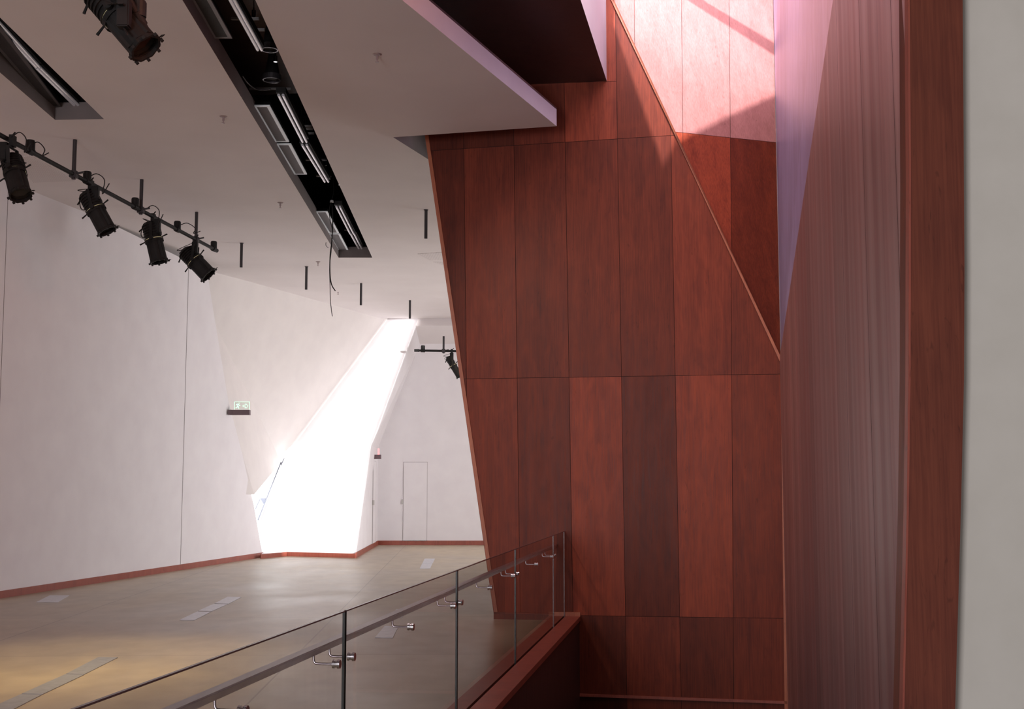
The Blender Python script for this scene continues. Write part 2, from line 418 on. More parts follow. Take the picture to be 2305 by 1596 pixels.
# ================= FLOOR, CURB, STAIR WELL SIDE =================
ZK = .05
lIn = PZ(1240,1400,.0).dot(nrm); lGr = PZ(1160,1493,ZK).dot(nrm); lOut = PZ(1205,1497,ZK).dot(nrm)
sW = PP(1270,1395,W1).dot(r)
s0 = PP(150,1590,plane(SL(0,lGr,0),SL(1,lGr,0),SL(0,lGr,1))).dot(r)
wl = lambda x: PP(x,1400,W1)
bm = bmesh.new()
cin = PP(1250,1400,W1); cin.z = 0
pw = PP(1113,1393,W1); pw.z = 0
face(bm, [V((-16,-6,0)), SL(-6,lIn,0), SL(sW+.25,lIn,0), V((6,cin.y+.4,0)), V((6,32,0)), V((-16,32,0))])
struct('floor', bm, M['floor'])
bm = bmesh.new()
def bar(bm, s_a, s_b, l_a, l_b, z_a, z_b, mi=0):
    return prism(bm, [SL(s_a,l_a,z_a),SL(s_b,l_a,z_a),SL(s_b,l_b,z_a),SL(s_a,l_b,z_a)], V((0,0,z_b-z_a)), mi)
bar(bm, s0-.25, sW+.02, lIn-.005, lGr-.012, 0, ZK); bar(bm, s0-.25, sW+.02, lGr+.012, lOut, 0, ZK)
bar(bm, s0-.25, sW+.02, lGr-.012, lGr+.012, 0, ZK-.03, 1); fixn(bm)
struct('trim_curb', bm, None, [M['cherry_base'], M['seam']])
bm = bmesh.new(); bar(bm, sW-.03, sW+.015, lIn+.01, lOut, ZK, ZK+.045); fixn(bm)
struct('trim_7', bm, M['cherry_trim'])
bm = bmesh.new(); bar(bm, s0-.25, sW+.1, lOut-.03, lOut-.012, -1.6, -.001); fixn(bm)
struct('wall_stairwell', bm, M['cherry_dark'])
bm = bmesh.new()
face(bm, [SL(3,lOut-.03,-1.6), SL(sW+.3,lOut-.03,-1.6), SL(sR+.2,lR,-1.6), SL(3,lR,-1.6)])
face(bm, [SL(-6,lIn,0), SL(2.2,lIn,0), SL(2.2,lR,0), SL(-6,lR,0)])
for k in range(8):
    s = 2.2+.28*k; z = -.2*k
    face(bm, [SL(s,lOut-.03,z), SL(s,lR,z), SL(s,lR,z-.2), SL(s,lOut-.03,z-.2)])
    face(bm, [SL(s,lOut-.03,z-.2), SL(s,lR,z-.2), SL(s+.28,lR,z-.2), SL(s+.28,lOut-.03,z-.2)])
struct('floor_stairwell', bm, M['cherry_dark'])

# ================= HALL WALLS =================
# left wall: floor line and ceiling line
fl = [PZ(-700,1459,0), PZ(0,1347,0), PZ(592,1254,0)]
wallL = plane(PZ(0,1347,0), PZ(592,1254,0), PZ(240,497,ZC))
outL = [(-1500,-350),(466,609),(482,710),(514,903),(545,1020),(572,1140),(592,1255),(-1500,1588)]
vv = [((-1600,0),(-1600,1500)), ((18,440),(0,900)), ((425,585),(406,1270)), ((800,0),(800,1500))]
hh = ((-1000,-900),(1000,-900)), ((-1000,1700),(1000,1700))
panelled('wall_left', wallL, outL, [(vv[k],vv[k+1],hh[0],hh[1],1) for k in range(3)], M['plaster'], M['joint'], gap=1.1, thick=.004)
def baseboard(name, pts, h=.1, t=.016, m=None, toward=EYEP):
    bm = bmesh.new()
    for a, b in zip(pts, pts[1:]):
        d = (b-a).normalized(); n = V((d.y,-d.x,0))
        if n.dot(toward-a) < 0: n = -n
        prism(bm, [a, b, b+V((0,0,h)), a+V((0,0,h))], n*t)
    fixn(bm); return struct(name, bm, m or M['cherry_base'])
baseboard('baseboard_left', fl)
# tall sloping wall beyond the left wall
g0 = PZ(466,609,ZC); g1 = PZ(875,715,ZC)
WB = plane(g0, g1, g0+V((0,0,-1)))
bm = bmesh.new(); d = (g0-g1).normalized()
# bright leaning bay wall
q0 = PZ(645,1252,0); q1 = PZ(800,1256,0); q2 = PZ(875,715,ZC); q3 = PZ(938,716,ZC)
BW = plane(q0, q1, q2)
q4 = PP(835,1003,BW)
q7 = PP(633,1040,BW); q2 = PP(875,715,BW); m1 = PP(572,1113,WB); m2 = PP(538,1113,WB)
bm = bmesh.new()
face(bm, [g0+d*.6, q2, q7]); face(bm, [g0+d*.6, q7, m1]); face(bm, [g0+d*.6, m1, m2])
struct('wall_left_slope', bm, M['plaster_warm'])
bm = bmesh.new()
face(bm, [q0, q1, q4, PP(941,717,BW), PP(875,715,BW), PP(633,1040,BW), PP(583,1180,BW)])
q5 = PZ(590,1256,0)
face(bm, [q5, q0, PP(583,1180,BW)])
struct('wall_bay', bm, M['plaster'])
baseboard('baseboard_bay', [PZ(586,1257.5,0), q0, q1], h=.09)
# side return and back wall
YB = PZ(900,1227,0).y
s_b = PZ(850,1227,0)
BK = (V((0,YB,0)), V((0,-1,0)))
u1 = PP(850,1010,BK); u2 = PP(945,774,BK); u3 = PP(935,733,BW)
u4 = PP(941,717,BW)
bm = bmesh.new()
face(bm, [q1, s_b, u1]); face(bm, [q1, u1, q4]); face(bm, [q4, u1, u2]); face(bm, [q4, u2, u3])
struct('wall_return', bm, M['plaster'])
bm = bmesh.new()
face(bm, [s_b+V((0,0,0)), V((6,YB,0)), V((6,YB,6)), V((u2.x,YB,6)), u2, u1])
struct('wall_back', bm, M['plaster'])
baseboard('baseboard_back', [q1, s_b, V((6,YB,0))], h=.11)
# bulkhead + lower ceiling in front of back wall
zl = u2.z
u3b = PY(1100,733,u3.y)
bm = bmesh.new()
face(bm, [u3, V((6,u3.y,u3.z)), V((6,YB,zl)), u2])
face(bm, [u3, V((6,u3.y,u3.z)), V((6,u4.y,ZC)), PP(941,717,BW)])
struct('ceiling_lower', bm, M['ceiling'])
# far-right enclosure of the hall (behind the wood wall) and wall behind camera-left
LB = V((14,8.5,4.6))
def onx(p): return LB + (p-LB)*((6-LB.x)/(p.x-LB.x))
beam_hole = [onx(p) for p in (PP(600,1250,BW), q1, q4, PP(940,718,BW), PP(876,718,BW), PP(636,1044,BW), PP(588,1180,BW))]  # hole shaped as the bay outline so the added beam lights only that
bm = bmesh.new()
flat_with_holes(bm, [[V((6,15,-.3)), V((6,YB+.2,-.3)), V((6,YB+.2,6)), V((6,15,6))], beam_hole])
face(bm, [V((6,15,0)), V((6,15,6)), V((PP(1120,1390,W1).x+.6,15.0,6)), V((PP(1120,1390,W1).x+.6,15.0,0))])
struct('wall_hall_right_mask', bm, M['plaster'])

# window wedge between sloping wall and bay wall
bm = bmesh.new()
wq = [PP(570,1110,WB), PP(638,1030,WB), PP(634,1046,BW), PP(584,1180,BW), PP(596,1250,BW), PP(560,1250,BW)]
for p in wq: p.y += .08
face(bm, [PY(x,y,27.4) for x,y in [(560,1090),(660,1000),(650,1060),(588,1250),(540,1250)]])
wnd = struct('window_1', bm, M['sky'])
def pxpoly(name, pts, Y, m, th=.03):
    bm = bmesh.new(); prism(bm, [PY(x,y,Y) for x,y in pts], V((0,th,0))); fixn(bm)
    o = link(name, bm, m); return o
mu = []
for nm, pts in (('mullion',[(585,1122),(598,1121),(594,1136)]), ('mullion',[(631.5,1040),(633.5,1040),(581,1172),(579.5,1170)]), ('mullion',[(585,1122),(586,1123),(575,1147),(574,1145)]), ('mullion',[(631,1040),(632.5,1049),(640,1032),(639,1031),(632.5,1044),(632,1040)])):
    o = pxpoly(nm, pts, 26.2, M['mullion']); o.parent = wnd; mu.append(o)

# doors: flush leaves outlined by a shadow gap
def door(name, pts, pl, th=.01, handle=None):
    bm = bmesh.new(); prism(bm, [PP(x,y,pl,.002) for x,y in pts], pl[1]*.004); fixn(bm)
    o = struct(name, bm, M['joint'])
    cx = sum(p[0] for p in pts)/4; cy = sum(p[1] for p in pts)/4
    ins = [(x+(.8 if x<cx else -.8), y+(.8 if y<cy else 0)) for x,y in pts]
    bm = bmesh.new(); prism(bm, [PP(x,y,pl,.006) for x,y in ins], pl[1]*th); fixn(bm)
    l = link('door_leaf', bm, M['plaster']); l.parent = o
    if handle:
        bm = bmesh.new(); prism(bm, [PP(x,y,pl,.004) for x,y in handle], pl[1]*.02); fixn(bm)
        h = link('door_handle', bm, M['handle']); h.parent = o
    return o
door('door_1', [(908,1040),(962.5,1040),(961,1218),(906.5,1218)], BK, handle=[(904,1124),(907.5,1124),(907.5,1135),(904,1135)])
RT = plane(q1, s_b, u1)
door('door_2', [(839.5,1039),(847,1039),(845.5,1222),(837.5,1225)], RT, handle=[(838,1126),(841,1126),(841,1137),(838,1137)])

# ================= CEILING =================
fa = PZ(1253,284,ZC); fb = PZ(905,0,ZC); fdir = (fb-fa).normalized()
fc = fa + fdir*18.5
tri = [PZ(885,309,ZC), PZ(966,360,ZC)]
e1 = fa + (tri[0]-fa)*1.0
def slot_corners(pl_, pr_, length):
    a, b = PZ(*pl_, ZC), PZ(*pr_, ZC); return [a, b, b-rs*length, a-rs*length]
S2 = slot_corners((762,580),(838,580), 13.2)
S1 = slot_corners((124,270),(234,268), 9.5)
zback = PP(941,717,BW).y
outer = [V((-14,-6,ZC)), V((fc.x,fc.y,ZC)), fa, tri[0], tri[1], V((6,tri[1].y+(tri[1].y-tri[0].y)*6,ZC))]
outer[-1] = V((6, 17.5, ZC))
outer += [V((6,u4.y,ZC)), PP(941,717,BW), PP(875,715,BW), V((-14,u4.y,ZC))]
bm = bmesh.new(); flat_with_holes(bm, [outer, S2, S1]); 
struct('ceiling', bm, M['ceiling'])
# triangular recess face beside the wood wall
bm = bmesh.new()
face(bm, [tri[0], tri[1]+(tri[1]-tri[0])*.6, tri[1]+(tri[1]-tri[0])*.6+V((0,0,.5)), tri[0]+V((0,0,.5))])
face(bm, [tri[0]+V((0,0,.5)), tri[1]+(tri[1]-tri[0])*.6+V((0,0,.5)), tri[0].lerp(fa,.4)+V((0,0,.5))])
struct('trim_recess', bm, noisy('recess_shade', (.30,.26,.25), (.34,.30,.29), (2,2,2), .8))  # grey darkened in the colour to imitate shade in the recess
# slots: painted lip, then black void
def slot(name, S):
    bm = bmesh.new(); h = .2
    cx = sum(S, V())/4
    for i in range(4):
        a, b = S[i], S[(i+1)%4]; face(bm, [a, b, b+V((0,0,h)), a+V((0,0,h))])
    O = [p + (p-cx).normalized()*0 for p in S]
    wv = ns*.35
    T = [S[0]-wv+rs*.01, S[1]+wv+rs*.01, S[2]+wv, S[3]-wv]; zz = V((0,0,h)); zt = V((0,0,1.1))
    face(bm, [S[0]+zz, S[3]+zz, T[3]+zz, T[0]+zz], 1); face(bm, [S[1]+zz, T[1]+zz, T[2]+zz, S[2]+zz], 1)
    for i in range(4):
        a, b = T[i], T[(i+1)%4]; face(bm, [a+zz, b+zz, b+zt, a+zt], 1)
    face(bm, [t+zt for t in T], 1)
    struct(name, bm, None, [M['slotside'], M['black']])
slot('trim_slot_centre', S2); slot('trim_slot_left', S1)

# fascia at the void edge, dark soffit of the wood-clad bulkhead above
ft = PP(1255,248,plane(fa, fb, fa+V((0,0,1)))).z
bm = bmesh.new()
nF = V((-fdir.y, fdir.x, 0)); nF = nF if nF.x > 0 else -nF
face(bm, [fa, fc, V((fc.x,fc.y,ft)), V((fa.x,fa.y,ft))]); face(bm, [V((fa.x,fa.y,ft)), V((fc.x,fc.y,ft)), V((fc.x,fc.y,ft))-nF*.3, V((fa.x,fa.y,ft))-nF*.3])
struct('trim_fascia', bm, M['plaster'])
bm = bmesh.new()
prism(bm, [V((fa.x,fa.y,ft))+nF*.003, V((fc.x,fc.y,ft))+nF*.003, V((fc.x,fc.y,ft+.02))+nF*.003, V((fa.x,fa.y,ft+.02))+nF*.003], -nF*.12); fixn(bm)
struct('trim_8', bm, M['cherry_dark'])
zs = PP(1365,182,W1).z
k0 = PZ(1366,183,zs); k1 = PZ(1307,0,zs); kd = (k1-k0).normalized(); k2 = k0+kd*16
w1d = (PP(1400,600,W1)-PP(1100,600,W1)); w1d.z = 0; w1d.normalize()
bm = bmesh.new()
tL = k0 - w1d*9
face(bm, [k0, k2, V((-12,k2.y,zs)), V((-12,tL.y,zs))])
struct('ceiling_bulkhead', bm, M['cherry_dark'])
bm = bmesh.new()
face(bm, [k0, k2, k2+V((0,0,3)), k0+V((0,0,3))])
struct('wall_bulkhead', bm, M['plaster'])
# roof of the well added unseen as a mask, holes projected from the wanted sun patches
SUNDIR = V((-.16,-.52,.84)).normalized()
ZR = 8.6
def proj(px, py):
    p = PP(px,py,W2); return p + SUNDIR*((ZR-p.z)/SUNDIR.z)
hA_ = [proj(*p) for p in [(1592,0),(1760,100),(1760,-160),(1420,-160)]]
hB_ = [proj(*p) for p in [(1559,0),(1760,127),(1760,174),(1640,222),(1545,265),(1514,275),(1402,38),(1402,-60),(1470,-60)]]
bm = bmesh.new()
roof = [V((-3,6,ZR)), V((7,6,ZR)), V((7,17,ZR)), V((-3,17,ZR))]
flat_with_holes(bm, [roof, hA_, hB_])
struct('ceiling_sun_mask', bm, M['plaster'])

# ================= GLASS BALUSTRADE =================
GP = plane(SL(0,lGr,0), SL(1,lGr,0), SL(0,lGr,1))
js = [s0] + [PP(x,1400,GP).dot(r) for x in (775.5,1028,1160,1246)] + [sW-.03]
zt = PP(1028,1283,GP).z
names = ['nearest frameless glass railing panel, its sloping top edge reaching the lower left corner',
         'second frameless glass railing panel from the camera, between the two tallest dark joints',
         'third frameless glass railing panel, just left of the wood wall base',
         'fourth frameless glass railing panel, in front of the lower left of the wood wall',
         'narrow last glass railing panel butting against the wood wall']
for i in range(5):
    a, b = js[i]+.008, js[i+1]-.008
    t = thing('glass_panel', names[i], 'glass panel', SL((a+b)/2, lGr, ZK-.03), 'glass panels of the stair railing')
    bm = bmesh.new(); w = .006
    face(bm, [SL(a+.004,lGr,ZK-.03), SL(b-.004,lGr,ZK-.03), SL(b-.004,lGr,zt-.004), SL(a+.004,lGr,zt-.004)])
    link('pane', bm, M['glass'], t)
    bm = bmesh.new(); bar(bm, a, b, lGr-w, lGr+w, zt-.006, zt); fixn(bm); link('top_edge', bm, M['glasstop'], t)
    for q, e in ((a, .005), (b, -.005)):
        bm = bmesh.new(); bar(bm, min(q,q+e), max(q,q+e), lGr-w, lGr+w, ZK-.03, zt); fixn(bm); link('side_edge', bm, M['glassedge'] if q < js[3] else M['glasstop'], t)
# handrail on its brackets
lH = lGr-.105; zH = .845
t = thing('handrail', 'flat brushed steel handrail carried along the far side of the glass railing', 'handrail', SL(8,lH,zH))
bm = bmesh.new(); bar(bm, s0-.6, sW-.03, lH-.028, lH+.028, zH-.013, zH+.017)
bmesh.ops.bevel(bm, geom=[e for e in bm.edges if e.calc_length() > 2], offset=.005, segments=2, affect='EDGES'); fixn(bm)
link('rail', bm, M['rail'], t)
bs = []
for i in range(1,5): bs += [js[i]-.115, js[i]+.115]
for i in range(0,4): bs.append((js[i]+js[i+1])/2)
for s in bs:
    if s > sW-.1: continue
    bm = bmesh.new()
    tube(bm, [SL(s,lGr-.01,.79), SL(s,lH+.02,.79), SL(s,lH+.004,.796), SL(s,lH,.812), SL(s,lH,zH-.01)], .0055, 8)
    br = link('bracket', bm, M['rail'], t, smooth=True)
    bm = bmesh.new()
    for (l0,l1,rr) in ((-.016,-.007,.019),(-.007,.006,.015),(.006,.011,.020),(.011,.018,.019)):
        cyl(bm, SL(s,lGr+l0,.79), SL(s,lGr+l1,.79), rr, n=20)
    sub('disc_clamp', bm, M['chrome'], br, t)

# ================= FLOOR COVERS =================
M['plate_grey'] = noisy('floor_cover_grey', (.24,.26,.32), (.31,.33,.40), (14,14,14), .4, 3)
def cover(label, quads):
    P = [PZ(x,y,.0) for q in quads for x,y in q]; c = sum(P, V())/len(P)
    t = thing('floor_cover', label, 'floor cover', c, 'steel service covers let into the floor')
    for q in quads:
        bm = bmesh.new(); prism(bm, [PZ(x,y,0) for x,y in q], V((0,0,.006))); fixn(bm); link('cover_plate', bm, M['plate_grey'] if 'nearest the camera' in label else M['plate'], t)
cover('long grey steel floor cover in the warm light pool, nearest the camera at lower left',
      [[(222,1480),(265,1481),(190,1519),(149,1518)],[(147,1519),(189,1520),(96,1564),(49,1563)],[(47,1564),(94,1565),(30,1598),(-28,1598)]])
cover('three-piece pale steel floor cover in the middle of the hall floor',
      [[(513,1344),(543,1345),(514,1360),(483,1359)],[(481,1360),(512,1361),(476,1377),(446,1376)],[(444,1377.5),(474,1378.5),(437,1397),(404,1396.5)]])
cover('pale steel floor cover seen through the second glass panel',
      [[(892,1372),(918,1372),(905,1391),(877,1390)],[(866,1410),(897,1411),(884,1437),(844,1436)]])
cover('small steel floor cover far off beside the foot of the wood wall',
      [[(956,1258),(979,1258),(974,1268),(951,1268)],[(950.5,1268.7),(973.5,1268.7),(968,1280),(945,1280)]])
cover('faint steel floor cover close to the left wall baseboard', [[(112,1341),(156,1341),(130,1356),(82,1356)]])

# ================= CEILING EQUIPMENT =================
def grille(label, c, m, z=ZC+.14, fr=.035):
    P = [PZ(x,y,z) for x,y in c]   # far-left.. order: a b (near edge) c d (far edge)
    cen = sum(P, V())/4
    t = thing('ceiling_grille', label, 'vent grille', cen, 'rectangular grilles in the ceiling slots')
    ex = ((P[1]-P[0])+(P[2]-P[3]))/2; ey = ((P[3]-P[0])+(P[2]-P[1]))/2
    bl = lambda u, v: (P[0]*(1-u)+P[1]*u)*(1-v)+(P[3]*(1-u)+P[2]*u)*v
    fu = fr/ex.length; fv = fr/ey.length; bm = bmesh.new(); up = V((0,0,.015))
    for q in ([(0,0),(1,0),(1,fv),(0,fv)],[(0,1-fv),(1,1-fv),(1,1),(0,1)],[(0,fv),(fu,fv),(fu,1-fv),(0,1-fv)],[(1-fu,fv),(1,fv),(1,1-fv),(1-fu,1-fv)]):
        prism(bm, [bl(*a) for a in q], up)
    fixn(bm); link('frame', bm, m, t)
    bm = bmesh.new(); n = 13
    for k in range(n):
        u0 = fu+(1-2*fu)*(k+.3)/n; u1 = fu+(1-2*fu)*(k+.7)/n
        prism(bm, [bl(u0,fv),bl(u1,fv),bl(u1,1-fv),bl(u0,1-fv)], up)
    fixn(bm); link('louvre', bm, M['grille_slat'] if m is M['grille'] else M['grille_dark'], t)
    bm = bmesh.new(); prism(bm, [bl(0.02,0.02)+up*1.2,bl(.98,0.02)+up*1.2,bl(.98,.98)+up*1.2,bl(0.02,.98)+up*1.2], up*3); fixn(bm)
    link('duct_box', bm, M['black'], t)
grille('nearest grille in the centre ceiling slot, dull grey, cut by the top edge', [(381,-85),(427,-85),(523,87),(479,87)], mat('grille_grey_metal', (.22,.21,.22), .5))
grille('bright white grille in the centre slot below the loose cable loop', [(569,239),(607,239),(651,320),(617,320)], M['grille'])
grille('bright white grille in the centre slot, right behind the one by the loose loop', [(619,325),(655,325),(691,393),(661,393)], M['grille'])
grille('small white grille behind the hanging cable, second from the far end of the centre slot', [(709,477),(737,477),(763,525),(740,525)], M['grille'], fr=.03)
grille('small white grille at the very far end of the centre slot', [(738,527),(765,527),(787,569),(763,570)], M['grille'], fr=.03)
grille('dark unlit grille in the left ceiling slot beside twin tubes', [(-120,-20),(-60,-20),(137,240),(112,243)], M['grille_dark'])

def twin(label, ts, z=ZC+.17):
    a0,b0 = [PZ(*p,z) for p in ts[0]]; a1,b1 = [PZ(*p,z) for p in ts[1]]
    t = thing('tube_light', label, 'light fitting', (a0+b0+a1+b1)/4, 'twin tube light fittings in the ceiling slots')
    up = V((0,0,.03)); side = (a1-a0); side.z = 0; side = side*.6
    bm = bmesh.new(); prism(bm, [a0-side+up,a1+side+up,b1+side+up,b0-side+up], V((0,0,.06))); fixn(bm); link('housing', bm, M['blackmetal'], t)
    rr = .016
    for a, b in ((a0,b0),(a1,b1)):
        bm = bmesh.new(); cyl(bm, a, b, rr, n=10); link('tube', bm, M['tube'], t, smooth=False)
twin('nearest twin tube fitting in the centre slot, running out of the top edge', [((474,-80),(580,112)),((484,-80),(589,112))])
twin('second twin tube fitting of the centre slot, beside the first white grille', [((627,214),(681,319)),((637,214),(690,319))])
twin('third twin tube fitting of the centre slot, right of the second white grille', [((680,326),(731,409)),((690,326),(739,409))])
twin('fourth twin tube fitting of the centre slot, just past the hanging cable', [((757,465),(788,526)),((765,465),(796,526))])
twin('farthest twin tube fitting, reaching the end of the centre slot', [((789,526),(816,575)),((797,526),(822,575))])
twin('long near twin tube fitting in the left ceiling slot', [((-80,-22),(80,150)),((-68,-22),(88,150))])
twin('far twin tube fitting in the left ceiling slot, ending by its sloped end', [((81,152),(193,262)),((90,152),(202,262))])
# cross braces glimpsed in the slot
for i, (x0,x1,y) in enumerate([(521,583,42),(577,596,67),(561,655,200),(680,702,284),(680,704,290),(690,707,300),(688,735,360),(712,745,396),(775,790,518)]):
    z = ZC+.4
    a, b = PZ(x0,y,z), PZ(x1,y,z)
    bm = bmesh.new(); c = (a+b)/2; box(bm, V((0,0,0)), (b-a)/2, V((0,.012,0)), V((0,0,.012))); fixn(bm)
    o = link('cross_brace', bm, mat('brace_steel_%d'%i, (.30,.29,.29), .5) if i == 0 else bpy.data.materials['brace_steel_0'])
    o.location = c; o['label'] = 'thin steel cross brace inside the dark centre ceiling slot'; o['category'] = 'brace'; o['group'] = 'cross braces in the centre slot'
# small steel joint boxes in the slot
for i,(x,y) in enumerate([(571,30),(620,133),(678,254),(684,258),(687,273),(765,412),(790,490),(733,368)]):
    c = PZ(x,y,ZC+.35); bm = bmesh.new(); cyl(bm, V((0,0,-.03)), V((0,0,.03)), .02, n=8); cyl(bm, V((0,0,.03)), V((0,0,.6)), .005, n=6)
    o = link('hanger_clip', bm, M['chrome']); o.location = c
    o['label'] = 'small shiny hanger clip inside the dark centre ceiling slot'; o['category'] = 'clip'; o['group'] = 'hanger clips in the centre slot'
# round duct mouths
for i,(x,y,rr,lab) in enumerate([(607,113,.085,'dark round lamp ring in the centre slot below the nearest twin tubes'),(612,181,.10,'dark round bowl lamp in the centre slot above the loose cable loop')]):
    c = PZ(x,y,ZC+.3); t = thing('recessed_lamp', lab, 'lamp', c)
    bm = bmesh.new(); N_=24
    for k in range(N_):
        a0, a1 = 2*math.pi*k/N_, 2*math.pi*(k+1)/N_
        e = lambda a, q, h: c+V((math.cos(a)*q, math.sin(a)*q, h))
        bm.faces.new([bm.verts.new(p) for p in (e(a0,rr,0),e(a1,rr,0),e(a1,rr*.86,.0),e(a0,rr*.86,.0))])
        bm.faces.new([bm.verts.new(p) for p in (e(a0,rr,0),e(a1,rr,0),e(a1,rr,.06),e(a0,rr,.06))])
    link('rim', bm, mat('lamp_rim_%d'%i, (.16,.15,.16), .3, .8), t)
    bm = bmesh.new(); cyl(bm, c+V((0,0,.02)), c+V((0,0,.3)), rr*.9, rr*.4, n=20); link('lamp_shade', bm, M['blackmetal'], t)

def curve_thing(name, label, cat, paths, m, r_=.006):
    P0 = paths[0][0]; t = bmesh.new()
    for pts in paths: tube(t, [p-P0 for p in pts], r_, 6)
    o = link(name, t, m, smooth=True); o.location = P0; o['label'] = label; o['category'] = cat; return o
c18 = PZ(745,560,ZC).y*.97
Yc = 18.4
curve_thing('hanging_cable', 'long loose black cable dangling from the centre slot, reaching lowest', 'cable',
   [[PY(x,y,Yc) for x,y in [(750,392),(751,430),(746,452),(741,472),(743,495),(748,520),(746,560),(742,600),(743,645),(744,680),(748,712)]]], M['blackmetal'], .006)
curve_thing('hanging_cable', 'shorter thick black cable beside the longest one, its end curled right', 'cable',
   [[PY(x,y,Yc+.05) for x,y in [(747,455),(749,500),(747,540),(743,580),(743,620),(747,642),(755,655)]]], M['blackmetal'], .009)
curve_thing('hanging_cable', 'thin grey cable curl poking out of the far left edge of the centre slot', 'cable',
   [[PY(x,y,20.5) for x,y in [(739,538),(734,546),(734,553),(739,558)]]], M['darkmetal'], .005)
curve_thing('loose_cable', 'grey cable loop sagging along the left side of the centre slot', 'cable',
   [[PZ(x,y,ZC+.22) for x,y in [(545,170),(556,185),(570,197),(584,202),(610,201)]]], M['darkmetal'], .009)
c = PY(747,453,Yc); bm = bmesh.new(); cyl(bm, V((0,0,-.015)), V((0,0,.015)), .03, .022, n=14)
o = link('cable_connector', bm, M['white']); o.location = c; o['label'] = 'small white ring connector on the hanging cable in the centre slot'; o['category'] = 'connector'

# hanging rods
rods = [((544,547),(543,602),'black ceiling rod just right of the lighting bar end'),
        ((690,600),(689,652),'black ceiling rod left of the dangling cables'),
        ((813,636),(813,687),'black ceiling rod right of the dangling cables'),
        ((923,672),(922,717),'farthest black ceiling rod, over the bright leaning bay wall'),
        ((959,472),(958,537),'black ceiling rod beside the left edge of the wood wall')]
for a, b, lab in rods:
    p = PZ(a[0],a[1],ZC); q = PY(b[0],b[1],p.y)
    t = thing('ceiling_rod', lab, 'rod', p, 'short black rods hanging from the white ceiling')
    bm = bmesh.new(); cyl(bm, V((p.x,p.y,ZC)), V((p.x,p.y,q.z)), .024, n=14); link('rod', bm, M['darkmetal'], t, smooth=False)
    bm = bmesh.new(); cyl(bm, V((p.x,p.y,ZC)), V((p.x,p.y,ZC-.008)), .034, n=16); link('ceiling_plate', bm, M['darkmetal'], t)
# sprinklers
for x,y,lab in [(849,127,'sprinkler head nearest the pink fascia on the ceiling'),(503,267,'sprinkler head between the two ceiling slots'),
                (631,461,'sprinkler head left of the far half of the centre slot'),(716,594,'sprinkler head just beyond the far end of the centre slot'),
                (761,660,'farthest sprinkler head, right of the dangling cable ends')]:
    p = PZ(x,y-5,ZC); t = thing('sprinkler', lab, 'sprinkler', p, 'sprinkler heads on the white ceiling')
    bm = bmesh.new(); cyl(bm, p, p-V((0,0,.012)), .045, .03, n=18); link('ceiling_cup', bm, M['spr'], t)
    bm = bmesh.new(); cyl(bm, p-V((0,0,.012)), p-V((0,0,.05)), .012, n=10)
    cyl(bm, p-V((0,0,.05)), p-V((0,0,.075)), .006, n=8); cyl(bm, p-V((0,0,.075)), p-V((0,0,.08)), .02, n=12); link('spray_head', bm, M['spr'], t)
# perforated panels flush with the ceiling
def perf(label, pts):
    P = [PZ(x,y,ZC) for x,y in pts]; c = sum(P,V())/len(P)
    bm = bmesh.new(); prism(bm, [p-c for p in P], V((0,0,-.006))); fixn(bm)
    m = bpy.data.materials.get('perforated_metal')
    if not m:
        m = mat('perforated_metal', (.6,.56,.56), .8); tt = m.node_tree
        tc = tt.nodes.new('ShaderNodeTexCoord'); vo = tt.nodes.new('ShaderNodeTexVoronoi'); vo.inputs['Scale'].default_value = 34; vo.inputs['Randomness'].default_value = 0
        cr = tt.nodes.new('ShaderNodeValToRGB'); cr.color_ramp.elements[0].position=.28; cr.color_ramp.elements[0].color=(.50,.46,.46,1); cr.color_ramp.elements[1].position=.36; cr.color_ramp.elements[1].color=(.72,.675,.67,1)
        tt.links.new(tc.outputs['Object'], vo.inputs['Vector']); tt.links.new(vo.outputs['Distance'], cr.inputs[0]); tt.links.new(cr.outputs[0], tt.nodes['Principled BSDF'].inputs['Base Color'])
    o = link('perforated_panel', bm, m); o.location = c; o['label'] = label; o['category'] = 'ceiling panel'
perf('perforated ceiling panel partly behind the left edge of the wood wall', [(940,571),(1020,566),(1045,586),(966,585)])
perf('smaller perforated ceiling panel behind the larger one by the wood wall', [(975,589),(1045,588),(1065,600),(1000,598)])
perf('faint perforated ceiling panel under the lighting bar at the left', [(25,353),(70,350),(170,407),(75,410)])

